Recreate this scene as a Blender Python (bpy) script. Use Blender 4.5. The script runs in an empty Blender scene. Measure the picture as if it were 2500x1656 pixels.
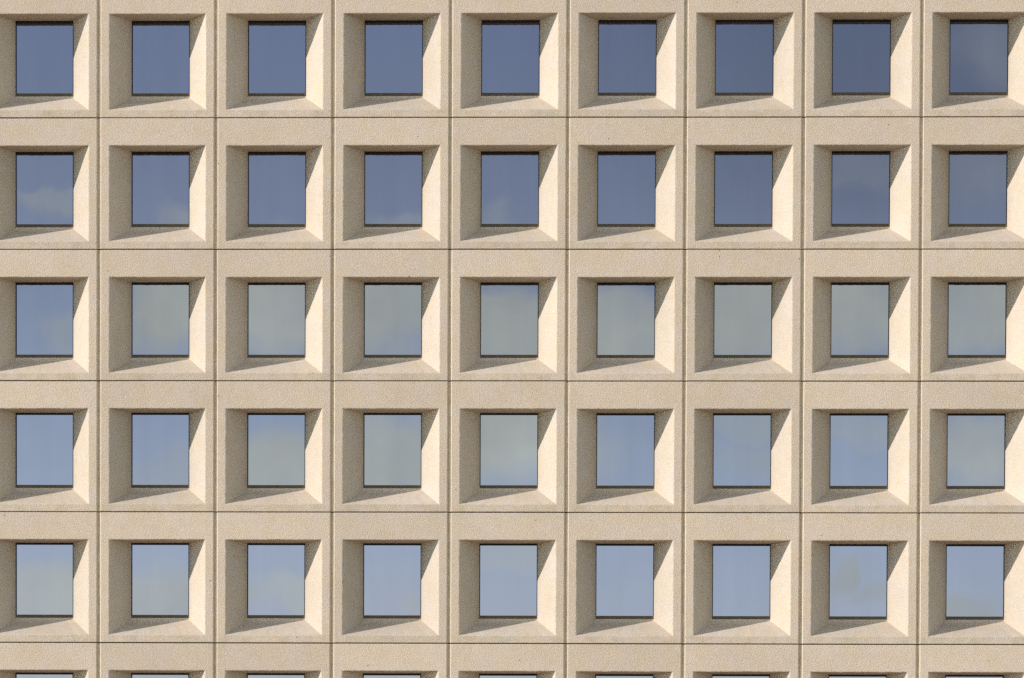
import bpy, math, random
from mathutils import Matrix, Vector

random.seed(7)
sc = bpy.context.scene
COL = sc.collection

# ------------------------------------------------------------------ measures
PX = 2.95                      # column pitch (m)
PZ = 3.2929                    # storey height (m)
K = PX / 286.9                 # drawing unit -> metres
UW, UH = 286.9, PZ / K         # one bay in drawing units
DEEP = 85.0                    # depth of the splayed reveal
GROUND = 20.17                 # height of the joint under the top visible storey
NCOL0, NCOL1 = -2, 9           # bays
NROW0, NROW1 = -1, 7           # storeys, counted downwards
OX0, OX1, OZ0, OZ1 = 22.3, 258.3, 67.2, 300.3      # outer opening
IX0, IX1, IZ0, IZ1 = 68.4, 211.8, 70.8, 260.4      # inner opening (sill foot at IZ1)
FZ1 = 255.7                                        # foot of the window frame


# ------------------------------------------------------------------ helpers
def link(o, parent=None):
    COL.objects.link(o)
    if parent is not None:
        o.parent = parent
    return o


def mesh_from(name, verts, faces, mat, smooth=None):
    me = bpy.data.meshes.new(name)
    me.from_pydata(verts, [], faces)
    me.materials.append(mat)
    if smooth:
        for i in smooth:
            me.polygons[i].use_smooth = True
    me.update()
    return me


def box(v, f, x0, x1, y0, y1, z0, z1):
    """box in drawing units: x right, y into the wall, z downwards"""
    b = len(v)
    for (x, y, z) in ((x0, y0, z0), (x1, y0, z0), (x1, y1, z0), (x0, y1, z0),
                      (x0, y0, z1), (x1, y0, z1), (x1, y1, z1), (x0, y1, z1)):
        v.append(P(x, y, z))
    for q in ((0, 3, 2, 1), (4, 5, 6, 7), (0, 1, 5, 4), (1, 2, 6, 5), (2, 3, 7, 6), (3, 0, 4, 7)):
        f.append(tuple(b + i for i in reversed(q)))


def P(x, y, z):
    """drawing units (z down from the joint above) -> local metres, origin mid bay"""
    return ((x - UW / 2) * K, y * K, (UH / 2 - z) * K)


class N:
    """tiny node-graph writer"""
    def __init__(s, tree):
        s.t = tree
        tree.nodes.clear()

    def new(s, kind, **kw):
        n = s.t.nodes.new(kind)
        for k, v in kw.items():
            setattr(n, k, v)
        return n

    def put(s, sock, val):
        if isinstance(val, bpy.types.NodeSocket):
            s.t.links.new(val, sock)
        elif val is not None:
            sock.default_value = val

    def math(s, op, a, b=None, c=None, clamp=False):
        n = s.new('ShaderNodeMath', operation=op, use_clamp=clamp)
        for i, q in enumerate((a, b, c)):
            if q is not None:
                s.put(n.inputs[i], q)
        return n.outputs[0]

    def vmath(s, op, a, b=None):
        n = s.new('ShaderNodeVectorMath', operation=op)
        s.put(n.inputs[0], a)
        if b is not None:
            s.put(n.inputs[1], b)
        return n.outputs['Value'] if op in ('LENGTH', 'DOT_PRODUCT', 'DISTANCE') else n.outputs['Vector']

    def noise(s, vec, scale, detail=3.0, rough=0.5, out='Fac'):
        n = s.new('ShaderNodeTexNoise')
        s.put(n.inputs['Vector'], vec)
        n.inputs['Scale'].default_value = scale
        n.inputs['Detail'].default_value = detail
        n.inputs['Roughness'].default_value = rough
        return n.outputs[out]

    def ramp(s, val, a, b, lo=0.0, hi=1.0, smooth=True):
        n = s.new('ShaderNodeMapRange', interpolation_type='SMOOTHSTEP' if smooth else 'LINEAR')
        s.put(n.inputs['Value'], val)
        for key, x in (('From Min', a), ('From Max', b), ('To Min', lo), ('To Max', hi)):
            n.inputs[key].default_value = x
        return n.outputs['Result']

    def mix(s, fac, a, b, blend='MIX'):
        n = s.new('ShaderNodeMix', data_type='RGBA', blend_type=blend)
        s.put(n.inputs[0], fac)
        s.put(n.inputs[6], a)
        s.put(n.inputs[7], b)
        return n.outputs[2]


def rgba(r, g, b):
    return (r, g, b, 1.0)


def material(name):
    m = bpy.data.materials.new(name)
    m.use_nodes = True
    return m, N(m.node_tree)


def finish(g, color, rough, bump_h=None, dist=0.01, strength=1.0, ior=1.45, spec=0.3, metallic=0.0):
    b = g.new('ShaderNodeBsdfPrincipled')
    g.put(b.inputs['Base Color'], color)
    g.put(b.inputs['Roughness'], rough)
    b.inputs['IOR'].default_value = ior
    b.inputs['Specular IOR Level'].default_value = spec
    b.inputs['Metallic'].default_value = metallic
    if bump_h is not None:
        bp = g.new('ShaderNodeBump')
        bp.inputs['Strength'].default_value = strength
        bp.inputs['Distance'].default_value = dist
        g.put(bp.inputs['Height'], bump_h)
        g.t.links.new(bp.outputs['Normal'], b.inputs['Normal'])
    o = g.new('ShaderNodeOutputMaterial')
    g.t.links.new(b.outputs['BSDF'], o.inputs['Surface'])


# ------------------------------------------------------------------ materials
STONE = (0.530, 0.413, 0.309)            # rough exposed face
SMOOTH = (0.512, 0.420, 0.326)           # paler smooth-cast reveals


def concrete(name, rough_face):
    m, g = material(name)
    geo = g.new('ShaderNodeNewGeometry')
    pos = geo.outputs['Position']
    rnd = g.new('ShaderNodeObjectInfo').outputs['Random']
    obj = g.new('ShaderNodeTexCoord').outputs['Object']
    sep = g.new('ShaderNodeSeparateXYZ')
    g.put(sep.inputs[0], obj)
    # tone: per panel, broad mottling, aggregate grain
    tone = g.ramp(rnd, 0, 1, 0.955, 1.045, False)
    broad = g.ramp(g.noise(pos, 0.55, 4, 0.6), 0.3, 0.7, 0.955, 1.045, False)
    mid = g.ramp(g.noise(pos, 5.0, 4, 0.6), 0.3, 0.7, 0.97, 1.03, False)
    grain = g.ramp(g.noise(pos, 34.0, 2, 0.6), 0.3, 0.7, 0.945, 1.055, False)
    v = g.math('MULTIPLY', g.math('MULTIPLY', tone, broad), g.math('MULTIPLY', mid, grain))
    col = g.vmath('SCALE', STONE if rough_face else SMOOTH)
    col.node.inputs['Scale'].default_value = 1.0
    g.put(col.node.inputs['Scale'], v)
    # warm / cool drift of the aggregate
    hue = g.ramp(g.noise(pos, 1.7, 3, 0.5), 0.35, 0.65)
    col = g.mix(hue, g.mix(1.0, col, rgba(1.0, 0.985, 0.955), 'MULTIPLY'), g.mix(1.0, col, rgba(1.0, 1.005, 1.05), 'MULTIPLY'))
    if rough_face:
        # algae-tinged dirt on the band under each sill, patchy
        band = g.ramp(sep.outputs['Z'], (UH / 2 - 296) * K, (UH / 2 - 306) * K)
        patch = g.ramp(g.noise(pos, 2.6, 5, 0.65), 0.42, 0.68)
        dirt = g.math('MULTIPLY', g.math('MULTIPLY', band, patch), 0.30)
        col = g.mix(dirt, col, rgba(0.27, 0.235, 0.14))
        # faint run-off streaks on the face
        mp = g.new('ShaderNodeMapping')
        mp.inputs['Scale'].default_value = (3.2, 3.2, 0.22)
        g.put(mp.inputs['Vector'], pos)
        st = g.ramp(g.noise(mp.outputs[0], 1.6, 5, 0.6), 0.56, 0.78)
        col = g.mix(g.math('MULTIPLY', st, 0.16), col, rgba(0.34, 0.285, 0.19))
    # blow-holes
    vor = g.new('ShaderNodeTexVoronoi')
    vor.inputs['Scale'].default_value = 8.5 if not rough_face else 5.0
    g.put(vor.inputs['Vector'], pos)
    cs = g.new('ShaderNodeSeparateColor')
    g.put(cs.inputs[0], vor.outputs['Color'])
    keep = g.math('GREATER_THAN', cs.outputs[0], 0.72 if not rough_face else 0.90)
    size = g.math('MULTIPLY_ADD', cs.outputs[1], 0.055, 0.035)
    pit = g.math('MULTIPLY', keep, g.math('LESS_THAN', vor.outputs['Distance'], size))
    col = g.mix(g.math('MULTIPLY', pit, 0.72), col, rgba(0.10, 0.075, 0.045))
    # relief
    if rough_face:
        h1 = g.noise(pos, 33.0, 2, 0.55)
        h2 = g.noise(pos, 58.0, 2, 0.5)
        h = g.math('ADD', g.math('MULTIPLY', h1, 1.0), g.math('MULTIPLY', h2, 0.55))
        h = g.math('SUBTRACT', h, g.math('MULTIPLY', pit, 0.5))
        finish(g, col, 0.92, h, 0.028, 0.44, spec=0.15)
    else:
        h = g.math('SUBTRACT', g.noise(pos, 40.0, 2, 0.5), g.math('MULTIPLY', pit, 0.6))
        finish(g, col, 0.85, h, 0.016, 0.5, spec=0.2)
    return m


M_FACE = concrete('exposed_aggregate_concrete', True)
M_REVEAL = concrete('smooth_cast_concrete', False)


def plain(name, c, rough, scale=12.0, amp=0.12, spec=0.3, metallic=0.0):
    m, g = material(name)
    pos = g.new('ShaderNodeNewGeometry').outputs['Position']
    v = g.ramp(g.noise(pos, scale, 4, 0.6), 0.3, 0.7, 1 - amp, 1 + amp, False)
    col = g.vmath('SCALE', c)
    g.put(col.node.inputs['Scale'], v)
    finish(g, col, rough, spec=spec, metallic=metallic)
    return m


M_FRAME = plain('dark_bronze_metal', (0.010, 0.0075, 0.005), 0.6, spec=0.25)
M_RAIL = plain('brown_bronze_metal', (0.088, 0.058, 0.028), 0.5, 6.0, 0.2, spec=0.3)
M_SEAL = plain('joint_sealant_rubber', (0.50, 0.40, 0.27), 0.8, 4.0, 0.15, spec=0.1)
M_CORE = plain('dark_backing', (0.05, 0.045, 0.04), 0.9, 2.0)
M_PLINTH = plain('plinth_concrete', (0.36, 0.32, 0.26), 0.85, 3.0)

# window glass: coated, mirror-like, very slightly wavy
m, g = material('coated_glass')
tc = g.new('ShaderNodeTexCoord').outputs['Object']
pos = g.new('ShaderNodeNewGeometry').outputs['Position']
wav = g.noise(pos, 0.8, 1, 0.4)
b = g.new('ShaderNodeBsdfPrincipled')
b.inputs['Base Color'].default_value = rgba(0.012, 0.011, 0.010)
b.inputs['Roughness'].default_value = 0.0
b.inputs['IOR'].default_value = 2.22
b.inputs['Specular IOR Level'].default_value = 0.5
mp = g.new('ShaderNodeMapping')
mp.inputs['Scale'].default_value = (2.6, 2.6, 0.16)
g.put(mp.inputs['Vector'], pos)
band = g.ramp(g.noise(mp.outputs[0], 1.0, 3, 0.5), 0.3, 0.7, 0.975, 1.025, False)   # faint vertical unevenness of the coating
tint = g.vmath('SCALE', (0.93, 0.828, 1.08))
g.put(tint.node.inputs['Scale'], band)
g.put(b.inputs['Specular Tint'], tint)
bp = g.new('ShaderNodeBump')
bp.inputs['Strength'].default_value = 0.06
bp.inputs['Distance'].default_value = 0.02
g.put(bp.inputs['Height'], wav)
g.t.links.new(bp.outputs['Normal'], b.inputs['Normal'])
o = g.new('ShaderNodeOutputMaterial')
g.t.links.new(b.outputs['BSDF'], o.inputs['Surface'])
M_GLASS = m

# paving in front of the building
m, g = material('paving')
pos = g.new('ShaderNodeNewGeometry').outputs['Position']
br = g.new('ShaderNodeTexBrick')
br.inputs['Color1'].default_value = rgba(0.40, 0.335, 0.245)
br.inputs['Color2'].default_value = rgba(0.36, 0.30, 0.22)
br.inputs['Mortar'].default_value = rgba(0.16, 0.15, 0.13)
br.inputs['Scale'].default_value = 1.0
br.inputs['Mortar Size'].default_value = 0.01
g.put(br.inputs['Vector'], pos)
v = g.ramp(g.noise(pos, 0.35, 5, 0.6), 0.3, 0.7, 0.85, 1.15, False)
colr = g.vmath('SCALE', br.outputs['Color'])
g.put(colr.node.inputs['Scale'], v)
finish(g, colr, 0.85, spec=0.2)
M_PAVE = m


# ------------------------------------------------------------------ meshes of one bay
def frange(a, b, step):
    n = max(1, round((b - a) / step))
    return [a + (b - a) * i / n for i in range(n + 1)]


def panel_meshes(seed):
    rnd = random.Random(seed)
    # outline of the flat face
    fx0, fx1, fz0, fz1 = 2.5, 277.7, 2.15, UH - 2.15
    xs = frange(fx0, OX0 - 1.6, 6.0) + frange(OX0, OX0 + 1.6, 9)[0:1] + frange(OX0 + 6, OX1 - 6, 6.0) + [OX1] + frange(OX1 + 1.6, fx1, 6.0)
    zs = frange(fz0, OZ0 - 1.6, 6.0) + [OZ0] + frange(OZ0 + 6, OZ1 - 6, 6.0) + [OZ1] + frange(OZ1 + 1.6, fz1, 5.0)
    nx, nz = len(xs), len(zs)
    ix0, ix1, iz0, iz1 = xs.index(OX0), xs.index(OX1), zs.index(OZ0), zs.index(OZ1)
    pts = {}
    for i in range(nx):
        for j in range(nz):
            if ix0 < i < ix1 and iz0 < j < iz1:
                continue
            x, z, y = xs[i], zs[j], rnd.uniform(0, 0.12)
            hole = (ix0 <= i <= ix1 and iz0 <= j <= iz1)
            if hole:                       # worn arris round the opening
                y = rnd.uniform(0.35, 0.8)
                if i in (ix0, ix1):
                    x += rnd.uniform(-0.42, 0.42)
                if j in (iz0, iz1):
                    z += rnd.uniform(-0.42, 0.42)
            pts[(i, j)] = (x, y, z)
    ring_v, ring_f, smooth = [], [], []
    idx = {}
    for key, p in pts.items():
        idx[key] = len(ring_v)
        ring_v.append(P(*p))
    for i in range(nx - 1):
        for j in range(nz - 1):
            if ix0 <= i < ix1 and iz0 <= j < iz1:
                continue
            if not (ix0 - 1 <= i <= ix1 and iz0 - 1 <= j <= iz1):
                smooth.append(len(ring_f))
            ring_f.append((idx[(i, j)], idx[(i, j + 1)], idx[(i + 1, j + 1)], idx[(i + 1, j)]))

    # chamfers and returns of the panel's four edges
    def strip(line, off):
        """line: list of (i,j); off: list of (dx,y,dz) steps away from the face edge"""
        prev = [idx[k] for k in line]
        for d in off:
            cur = []
            for k in line:
                x, _, z = pts[k]
                cur.append(len(ring_v))
                jx = rnd.uniform(-0.15, 0.15) if d[0] else 0.0
                ring_v.append(P(d[0](x, k) + jx if callable(d[0]) else x, d[1], d[2](z, k) if callable(d[2]) else z))
            for a in range(len(line) - 1):
                ring_f.append((prev[a], prev[a + 1], cur[a + 1], cur[a]))
            prev = cur

    top_c, bot_c, lef_c, rig_c = 1.15, UH - 1.15, 0.0, 281.2

    def xs_c(x, k):
        return lef_c if k[0] == 0 else rig_c if k[0] == nx - 1 else x

    def zs_c(z, k):
        return top_c if k[1] == 0 else bot_c if k[1] == nz - 1 else z
    L = [(0, j) for j in range(nz)][::-1]
    R_ = [(nx - 1, j) for j in range(nz)]
    T = [(i, 0) for i in range(nx)]
    B = [(i, nz - 1) for i in range(nx)][::-1]
    strip(L, [(lambda x, k: lef_c, 2.6, zs_c), (lambda x, k: lef_c, 34.0, zs_c)])
    strip(R_, [(lambda x, k: rig_c, 3.4, zs_c), (lambda x, k: rig_c, 34.0, zs_c)])
    strip(T, [(xs_c, 1.1, lambda z, k: top_c), (xs_c, 34.0, lambda z, k: top_c)])
    strip(B, [(xs_c, 1.1, lambda z, k: bot_c), (xs_c, 34.0, lambda z, k: bot_c)])
    face = mesh_from('concrete_panel', ring_v, ring_f, M_FACE, smooth)
    rim = {idx[k] for k in L + R_ + T + B}
    n_ring = len(idx)
    for e in face.edges:                   # crisp arrises: every edge that touches a chamfer
        va, vb = e.vertices
        e.use_edge_sharp = (va in rim and vb in rim) or va >= n_ring or vb >= n_ring

    # splayed reveal, its outer edge shared with the face
    loop = [(i, iz0) for i in range(ix0, ix1)] + [(ix1, j) for j in range(iz0, iz1)] + \
           [(i, iz1) for i in range(ix1, ix0, -1)] + [(ix0, j) for j in range(iz1, iz0, -1)]
    rv, rf, rs = [], [], []
    ts = [0.0, 0.02, 0.25, 0.5, 0.75, 1.0]
    n = len(loop)
    side_of = ['t'] * (ix1 - ix0) + ['r'] * (iz1 - iz0) + ['b'] * (ix1 - ix0) + ['l'] * (iz1 - iz0)

    def inner(k):
        i, j = k
        u = (xs[i] - OX0) / (OX1 - OX0)
        w = (zs[j] - OZ0) / (OZ1 - OZ0)
        return (IX0 + u * (IX1 - IX0), DEEP, IZ0 + w * (IZ1 - IZ0))
    sides = {'t': [], 'r': [], 'b': [], 'l': []}
    full = loop + [loop[0]]
    for s in range(n):
        a, bb = full[s], full[s + 1]
        sides[side_of[s]].append((a, bb))
    for s, segs in sides.items():
        line = [segs[0][0]] + [q[1] for q in segs]
        rows = []
        for t in ts:
            row = []
            for q, k in enumerate(line):
                p0, p1 = pts[k], inner(k)
                edge = q in (0, len(line) - 1)
                wob = 0.0 if (t in (0.0, 1.0) or edge) else rnd.uniform(-0.10, 0.10)
                y = p0[1] + (p1[1] - p0[1]) * t + wob
                row.append(len(rv))
                rv.append(P(p0[0] + (p1[0] - p0[0]) * t, y, p0[2] + (p1[2] - p0[2]) * t))
            rows.append(row)
        for a in range(len(ts) - 1):
            for q in range(len(line) - 1):
                rs.append(len(rf))
                rf.append((rows[a][q], rows[a + 1][q], rows[a + 1][q + 1], rows[a][q + 1]))
        # straight return behind the splay that holds the window
        back, mid = rows[-1], []
        if s == 'b':
            up = []
            for k in line:
                x, y, z = inner(k)
                up.append(len(rv))
                rv.append(P(x, y + 0.4, FZ1))
            for q in range(len(line) - 1):
                rf.append((back[q], up[q], up[q + 1], back[q + 1]))
            back = up
        last = []
        for k in line:
            x, y, z = inner(k)
            if z > FZ1:
                z = FZ1
            last.append(len(rv))
            rv.append(P(x, DEEP + 16, z))
        for q in range(len(line) - 1):
            rf.append((back[q], last[q], last[q + 1], back[q + 1]))
    # each wall of the reveal keeps its own vertices, so the corners stay crisp
    rev = mesh_from('splayed_reveal', rv, rf, M_REVEAL, rs)

    # sealant in the vertical joint to the right of the panel
    sv, sf = [], []
    x0, x1 = 281.1, 286.95
    prof = [(x0, 3.6), (x0 + 0.9, 4.6), (x0 + 2.0, 3.4), (x0 + 4.2, 3.4), (x1 - 0.8, 4.8), (x1, 4.0)]
    zl = frange(1.4, UH - 1.4, 20)
    grid = []
    for z in zl:
        row = []
        for (x, y) in prof:
            row.append(len(sv))
            sv.append(P(x, y + rnd.uniform(-0.25, 0.25), z))
        grid.append(row)
    for a in range(len(zl) - 1):
        for q in range(len(prof) - 1):
            sf.append((grid[a][q], grid[a + 1][q], grid[a + 1][q + 1], grid[a][q + 1]))
    for ends in (grid[0], grid[-1]):       # closed ends running back into the joint
        backs = []
        for q, (x, y) in enumerate(prof):
            backs.append(len(sv))
            sv.append((sv[ends[q]][0], 30 * K, sv[ends[q]][2]))
        for q in range(len(prof) - 1):
            quad = (ends[q], ends[q + 1], backs[q + 1], backs[q])
            sf.append(quad if ends is grid[0] else tuple(reversed(quad)))
    seal = mesh_from('joint_sealant', sv, sf, M_SEAL)
    return face, rev, seal


variants = [panel_meshes(s) for s in (11, 12, 13, 14, 15)]

# window: bronze frame, glass, bottom rail
FW = 1.9
fv, ff = [], []
outer = [(IX0 - 0.2, IZ0 - 0.2), (IX1 + 0.2, IZ0 - 0.2), (IX1 + 0.2, FZ1), (IX0 - 0.2, FZ1)]
innr = [(IX0 + FW, IZ0 + 4.6), (IX1 - FW, IZ0 + 4.6), (IX1 - FW, FZ1 - 7.2), (IX0 + FW, FZ1 - 7.2)]
for (yy, ring) in ((DEEP + 1.2, outer), (DEEP + 1.2, innr), (DEEP + 10, innr), (DEEP + 10, outer)):
    for (x, z) in ring:
        fv.append(P(x, yy, z))
for a in range(3):
    for q in range(4):
        r = (q + 1) % 4
        ff.append((a * 4 + q, (a + 1) * 4 + q, (a + 1) * 4 + r, a * 4 + r))
for q in range(4):
    r = (q + 1) % 4
    ff.append((12 + q, q, r, 12 + r))
ME_FRAME = mesh_from('window', fv, ff, M_FRAME)

pv, pf = [], []
box(pv, pf, IX0 + FW - 0.5, IX1 - FW + 0.5, DEEP + 6.2, DEEP + 7.4, IZ0 + 3.4, FZ1 - 6.8)
ME_PANE = mesh_from('pane', pv, pf, M_GLASS)

rv, rf = [], []
# moulded rail: a sloped nose, seen from the front as a brown bar
prof = [(DEEP + 6.0, FZ1 - 7.9), (DEEP + 1.0, FZ1 - 7.5), (DEEP + 0.2, FZ1 - 6.3), (DEEP - 0.3, FZ1 - 0.2), (DEEP + 6.0, FZ1 - 0.2)]
for x in (IX0 + 0.15, IX1 - 0.15):
    for (y, z) in prof:
        rv.append(P(x, y, z))
n = len(prof)
for q in range(n):
    r = (q + 1) % n
    rf.append((q, r, n + r, n + q))
rf.append(tuple(range(n))[::-1])
rf.append(tuple(range(n, 2 * n)))
ME_RAIL = mesh_from('bottom_rail', rv, rf, M_RAIL)

# ------------------------------------------------------------------ the building
bld = bpy.data.objects.new('office_building', None)
link(bld)
bld.location = (0, 0, 0)
bld['label'] = 'beige precast concrete office building with deep-set square windows reflecting a cloudy blue sky'
bld['category'] = 'building'


def bay_centre(c, r):
    x = c * PX + (UW / 2) * K
    z = GROUND - (r - 1) * PZ - PZ / 2 - 0.0
    return x, z


proto = None
for r in range(NROW0 + 1, NROW1 + 1):          # storeys 0..7, storey 1 = top one in the picture
    for c in range(NCOL0, NCOL1):              # bay -1 = left-most in the picture
        x, z = bay_centre(c, r)
        z += PZ                                 # storey 1 hangs above the joint at GROUND
        rr = random.Random(r * 131 + c * 17 + 5)
        face, rev, seal = variants[rr.randrange(len(variants))]
        if proto is None:
            pan = bpy.data.objects.new('concrete_panel', face)
            sub = [bpy.data.objects.new('splayed_reveal', rev), bpy.data.objects.new('joint_sealant', seal)]
            win = bpy.data.objects.new('window', ME_FRAME)
            wsub = [bpy.data.objects.new('pane', ME_PANE), bpy.data.objects.new('bottom_rail', ME_RAIL)]
            proto = (pan, sub, win, wsub)
        else:
            pan = proto[0].copy()
            pan.data = face
            sub = [q.copy() for q in proto[1]]
            sub[0].data, sub[1].data = rev, seal
            win = proto[2].copy()
            wsub = [q.copy() for q in proto[3]]
        link(pan, bld)
        for q in sub:
            link(q, pan)
        link(win, bld)
        for q in wsub:
            link(q, win)
        dx, dz = rr.uniform(-0.0025, 0.0025), rr.uniform(-0.0025, 0.0025)
        dy = rr.uniform(-0.003, 0.003)
        pan.location = (x + dx, dy, z + dz)
        pan.rotation_euler = (rr.gauss(0, 0.0011), 0, rr.gauss(0, 0.0011))
        win.location = (x + dx, dy, z + dz)
        pane_c = Vector(P((IX0 + IX1) / 2, DEEP + 6.8, (IZ0 + FZ1) / 2))
        rot = Matrix.Rotation(rr.gauss(0, 0.0012), 4, 'X') @ Matrix.Rotation(rr.gauss(0, 0.0012), 4, 'Z')
        wsub[0].matrix_local = Matrix.Translation(pane_c) @ rot @ Matrix.Translation(-pane_c)

xl, xr = NCOL0 * PX, NCOL1 * PX - 0.06
ztop = GROUND + PZ * 2
zbot = GROUND - 6 * PZ


def solid(name, mat, x0, x1, y0, y1, z0, z1):
    v = [(x0, y0, z0), (x1, y0, z0), (x1, y1, z0), (x0, y1, z0), (x0, y0, z1), (x1, y0, z1), (x1, y1, z1), (x0, y1, z1)]
    f = [(0, 3, 2, 1), (4, 5, 6, 7), (0, 1, 5, 4), (1, 2, 6, 5), (2, 3, 7, 6), (3, 0, 4, 7)]
    return link(bpy.data.objects.new(name, mesh_from(name, v, f, mat)), bld)


solid('backing_wall', M_CORE, xl + 0.02, xr - 0.02, (DEEP + 24) * K, 16.0, 0.02, ztop - 0.02)
solid('roof', M_PLINTH, xl - 0.05, xr + 0.05, -0.05, 16.1, ztop + 0.005, ztop + 0.35)
solid('plinth', M_PLINTH, xl - 0.02, xr + 0.02, 0.03, (DEEP + 23) * K, -0.1, zbot + 0.385)

# ------------------------------------------------------------------ ground
me = mesh_from('ground', [(-3000, -3000, 0), (3000, -3000, 0), (3000, 3000, 0), (-3000, 3000, 0)], [(0, 1, 2, 3)], M_PAVE)
gr = link(bpy.data.objects.new('ground', me))
gr['kind'] = 'structure'

# ------------------------------------------------------------------ sun and sky
SUN = Vector((-187.3, -85.0, 96.0)).normalized()
elev = math.asin(SUN.z)
azim = math.atan2(SUN.x, SUN.y)
sd = bpy.data.lights.new('sun', 'SUN')
sd.energy = 4.8
sd.angle = math.radians(0.5)
sd.color = (1.0, 0.985, 0.965)
so = link(bpy.data.objects.new('sun', sd))
so.rotation_euler = SUN.to_track_quat('Z', 'Y').to_euler()
so.location = (-40, -20, 60)

w = bpy.data.worlds.new('World')
sc.world = w
w.use_nodes = True
g = N(w.node_tree)
sky = g.new('ShaderNodeTexSky', sky_type='NISHITA')
sky.sun_disc = False
sky.sun_elevation = elev
sky.sun_rotation = azim % (2 * math.pi)
sky.altitude = 50
sky.air_density = 1.0
sky.dust_density = 0.0
sky.ozone_density = 1.0
dirn = g.new('ShaderNodeTexCoord').outputs['Generated']
F, CX, CY = 12500.0, 1575.0, 2090.0
# drifting fair-weather clouds: soft masses broken up by noise
warp = g.vmath('SUBTRACT', g.noise(dirn, 55.0, 5, 0.6, 'Color'), (0.5, 0.5, 0.5))
warp_s = g.vmath('SCALE', warp)
warp_s.node.inputs['Scale'].default_value = 0.014
dw = g.vmath('ADD', dirn, warp_s)
mass = None
CLOUDS = [  # x, y, rx, ry in sky degrees*scale, opacity
    (720, 765, 430, 160, 1.0), (470, 770, 210, 150, 1.0), (1000, 740, 300, 110, 0.9), (1350, 760, 420, 130, 0.95), (1900, 770, 420, 130, 1.0), (2420, 760, 300, 150, 0.95),
    (940, 1150, 330, 100, 0.95), (1270, 1100, 200, 160, 1.0), (700, 1140, 190, 105, 1.0), (1240, 710, 170, 95, 0.9), (430, 1120, 110, 60, 0.35),
    (2000, 1100, 330, 60, 0.4), (2400, 1080, 200, 120, 0.8), (1780, 1010, 140, 50, 0.45),
    (120, 1450, 190, 90, 0.8), (420, 1470, 170, 72, 0.8), (680, 1475, 140, 65, 0.6), (990, 1500, 90, 35, 0.4),
    (1240, 1380, 150, 40, 0.35), 
    (120, 560, 150, 40, 0.42), (470, 565, 100, 42, 0.42), (1010, 555, 120, 35, 0.35), (1200, 520, 60, 50, 0.25), (160, 860, 90, 60, 0.4),
    (2420, 130, 190, 110, 0.25), (2420, 420, 200, 110, 0.22), (2120, 400, 130, 50, 0.2), (1400, 1640, 1500, 40, 0.5),
]
for (x, y, rx, ry, op) in CLOUDS:
    c = Vector(((x - CX) / F, -1.0, (CY - y) / F)).normalized()
    dd = g.vmath('MULTIPLY', g.vmath('SUBTRACT', dw, tuple(c)), (F / rx, 6.0, F / ry))
    q = g.math('MULTIPLY', g.ramp(g.vmath('LENGTH', dd), 1.25, 0.45), op)
    mass = q if mass is None else g.math('MAXIMUM', mass, q)
# scattered cloud added over the unseen sky to brighten and warm the fill light
up = g.new('ShaderNodeSeparateXYZ')
g.put(up.inputs[0], dirn)
tex = g.ramp(g.noise(dirn, 80.0, 5, 0.55), 0.25, 0.75, 0.78, 1.15, False)
mass = g.math('MULTIPLY', mass, tex, clamp=True)
stretch = g.vmath('MULTIPLY', dirn, (1.0, 1.0, 1.8))
high = g.math('MULTIPLY', g.ramp(g.noise(stretch, 3.2, 6, 0.55), 0.42, 0.60), g.ramp(up.outputs['Z'], 0.20, 0.34))
high_c = g.ramp(g.noise(stretch, 5.0, 4, 0.6), 0.3, 0.7, 0.75, 1.1)
veil = g.ramp(up.outputs['Z'], 0.135, 0.045)
sky_c = g.vmath('SCALE', (1.8, 3.6, 4.8))
g.put(sky_c.node.inputs['Scale'], veil)
deep = g.vmath('MULTIPLY', g.vmath('SUBTRACT', dirn, tuple(Vector(((2150 - CX) / F, -1.0, (CY - 100) / F)).normalized())), (F / 900, 4.0, F / 520))
deep = g.ramp(g.vmath('LENGTH', deep), 1.2, 0.2, 1.0, 0.76)
blue = g.vmath('SCALE', sky.outputs['Color'])
g.put(blue.node.inputs['Scale'], deep)
sky_c = g.vmath('ADD', blue, sky_c)
cloud_c = g.vmath('SCALE', (8.2, 10.1, 7.7))
shade = g.math('MULTIPLY', g.ramp(g.noise(dw, 30.0, 4, 0.5), 0.3, 0.7, 0.88, 1.1, False), g.math('MULTIPLY_ADD', veil, 0.3, 0.9))
g.put(cloud_c.node.inputs['Scale'], shade)
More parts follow.
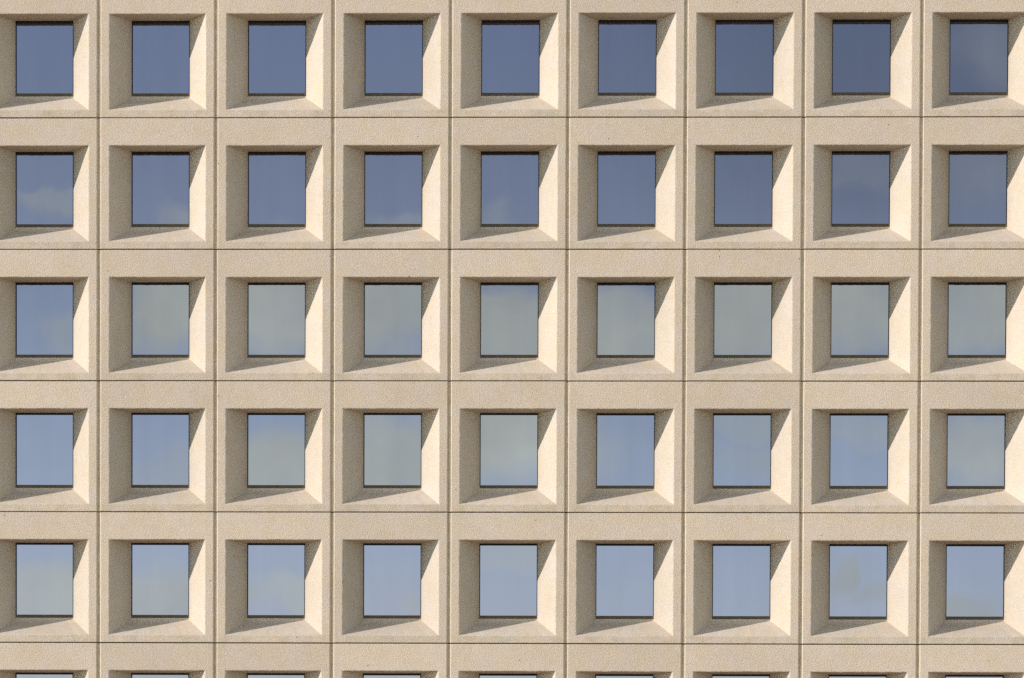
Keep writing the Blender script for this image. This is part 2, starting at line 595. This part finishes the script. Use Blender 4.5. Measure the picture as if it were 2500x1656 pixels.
# a few darker wisps low in the sky
for (x, y, rx, ry, op) in ((2065, 1420, 50, 42, 0.26), (2150, 1480, 120, 32, 0.16), (2360, 1488, 130, 42, 0.24), (1880, 1490, 60, 26, 0.2), (1010, 1495, 70, 30, 0.07), (1330, 1372, 120, 34, 0.08)):
    c = Vector(((x - CX) / F, -1.0, (CY - y) / F)).normalized()
    dd = g.vmath('MULTIPLY', g.vmath('SUBTRACT', dw, tuple(c)), (F / rx, 6.0, F / ry))
    q = g.math('MULTIPLY', g.ramp(g.vmath('LENGTH', dd), 1.25, 0.4), op * 2.6)
    sky_c = g.mix(q, sky_c, g.mix(1.0, cloud_c, rgba(0.76, 0.76, 0.76), 'MULTIPLY'))
far_c = g.vmath('SCALE', (5.3, 4.75, 4.0))
g.put(far_c.node.inputs['Scale'], high_c)
low = g.new('ShaderNodeVectorMath', operation='SCALE')      # made-up boost of the low sky, so the panes reflect it brighter
g.put(low.inputs[0], g.mix(mass, sky_c, cloud_c))
g.put(low.inputs['Scale'], g.ramp(up.outputs['Z'], 0.18, 0.32, 1.9, 1.0))
final = g.mix(g.math('MULTIPLY', high, 0.9), low.outputs[0], far_c)
bg = g.new('ShaderNodeBackground')
bg.inputs['Strength'].default_value = 0.15
g.put(bg.inputs['Color'], final)
ow = g.new('ShaderNodeOutputWorld')
g.t.links.new(bg.outputs['Background'], ow.inputs['Surface'])

# ------------------------------------------------------------------ camera
a, bq, c = -3.86262214e-02, 3.26073947e-02, -3.62030467e-03
R = Matrix.Rotation(bq, 3, 'Z') @ Matrix.Rotation(a, 3, 'X') @ Matrix.Rotation(c, 3, 'Y')
rx, fwd, upv = R.col[0], R.col[1], R.col[2]
M = Matrix.Identity(4)
for i in range(3):
    M[i][0], M[i][1], M[i][2] = rx[i], upv[i], -fwd[i]
M[0][3], M[1][3], M[2][3] = 13.7572632, -129.233640, GROUND - 18.5314037
cd = bpy.data.cameras.new('camera')
cd.sensor_fit = 'HORIZONTAL'
cd.sensor_width = 36.0
cd.lens = 36.0 * 12500.0 / 2500.0
cd.shift_x = (1250 - 1162.14) / 2500.0
cd.shift_y = (2574.16 - 828) / 2500.0
cd.clip_start = 0.5
cd.clip_end = 6000
co = link(bpy.data.objects.new('camera', cd))
co.matrix_world = M
sc.camera = co

sc.view_settings.view_transform = 'Standard'
sc.view_settings.look = 'None'
sc.view_settings.exposure = 0.02
sc.view_settings.gamma = 1.0
sc.view_settings.use_curve_mapping = False
sc.render.engine = 'CYCLES'
sc.cycles.use_adaptive_sampling = False
sc.cycles.max_bounces = 8
sc.cycles.diffuse_bounces = 4
sc.cycles.use_denoising = False
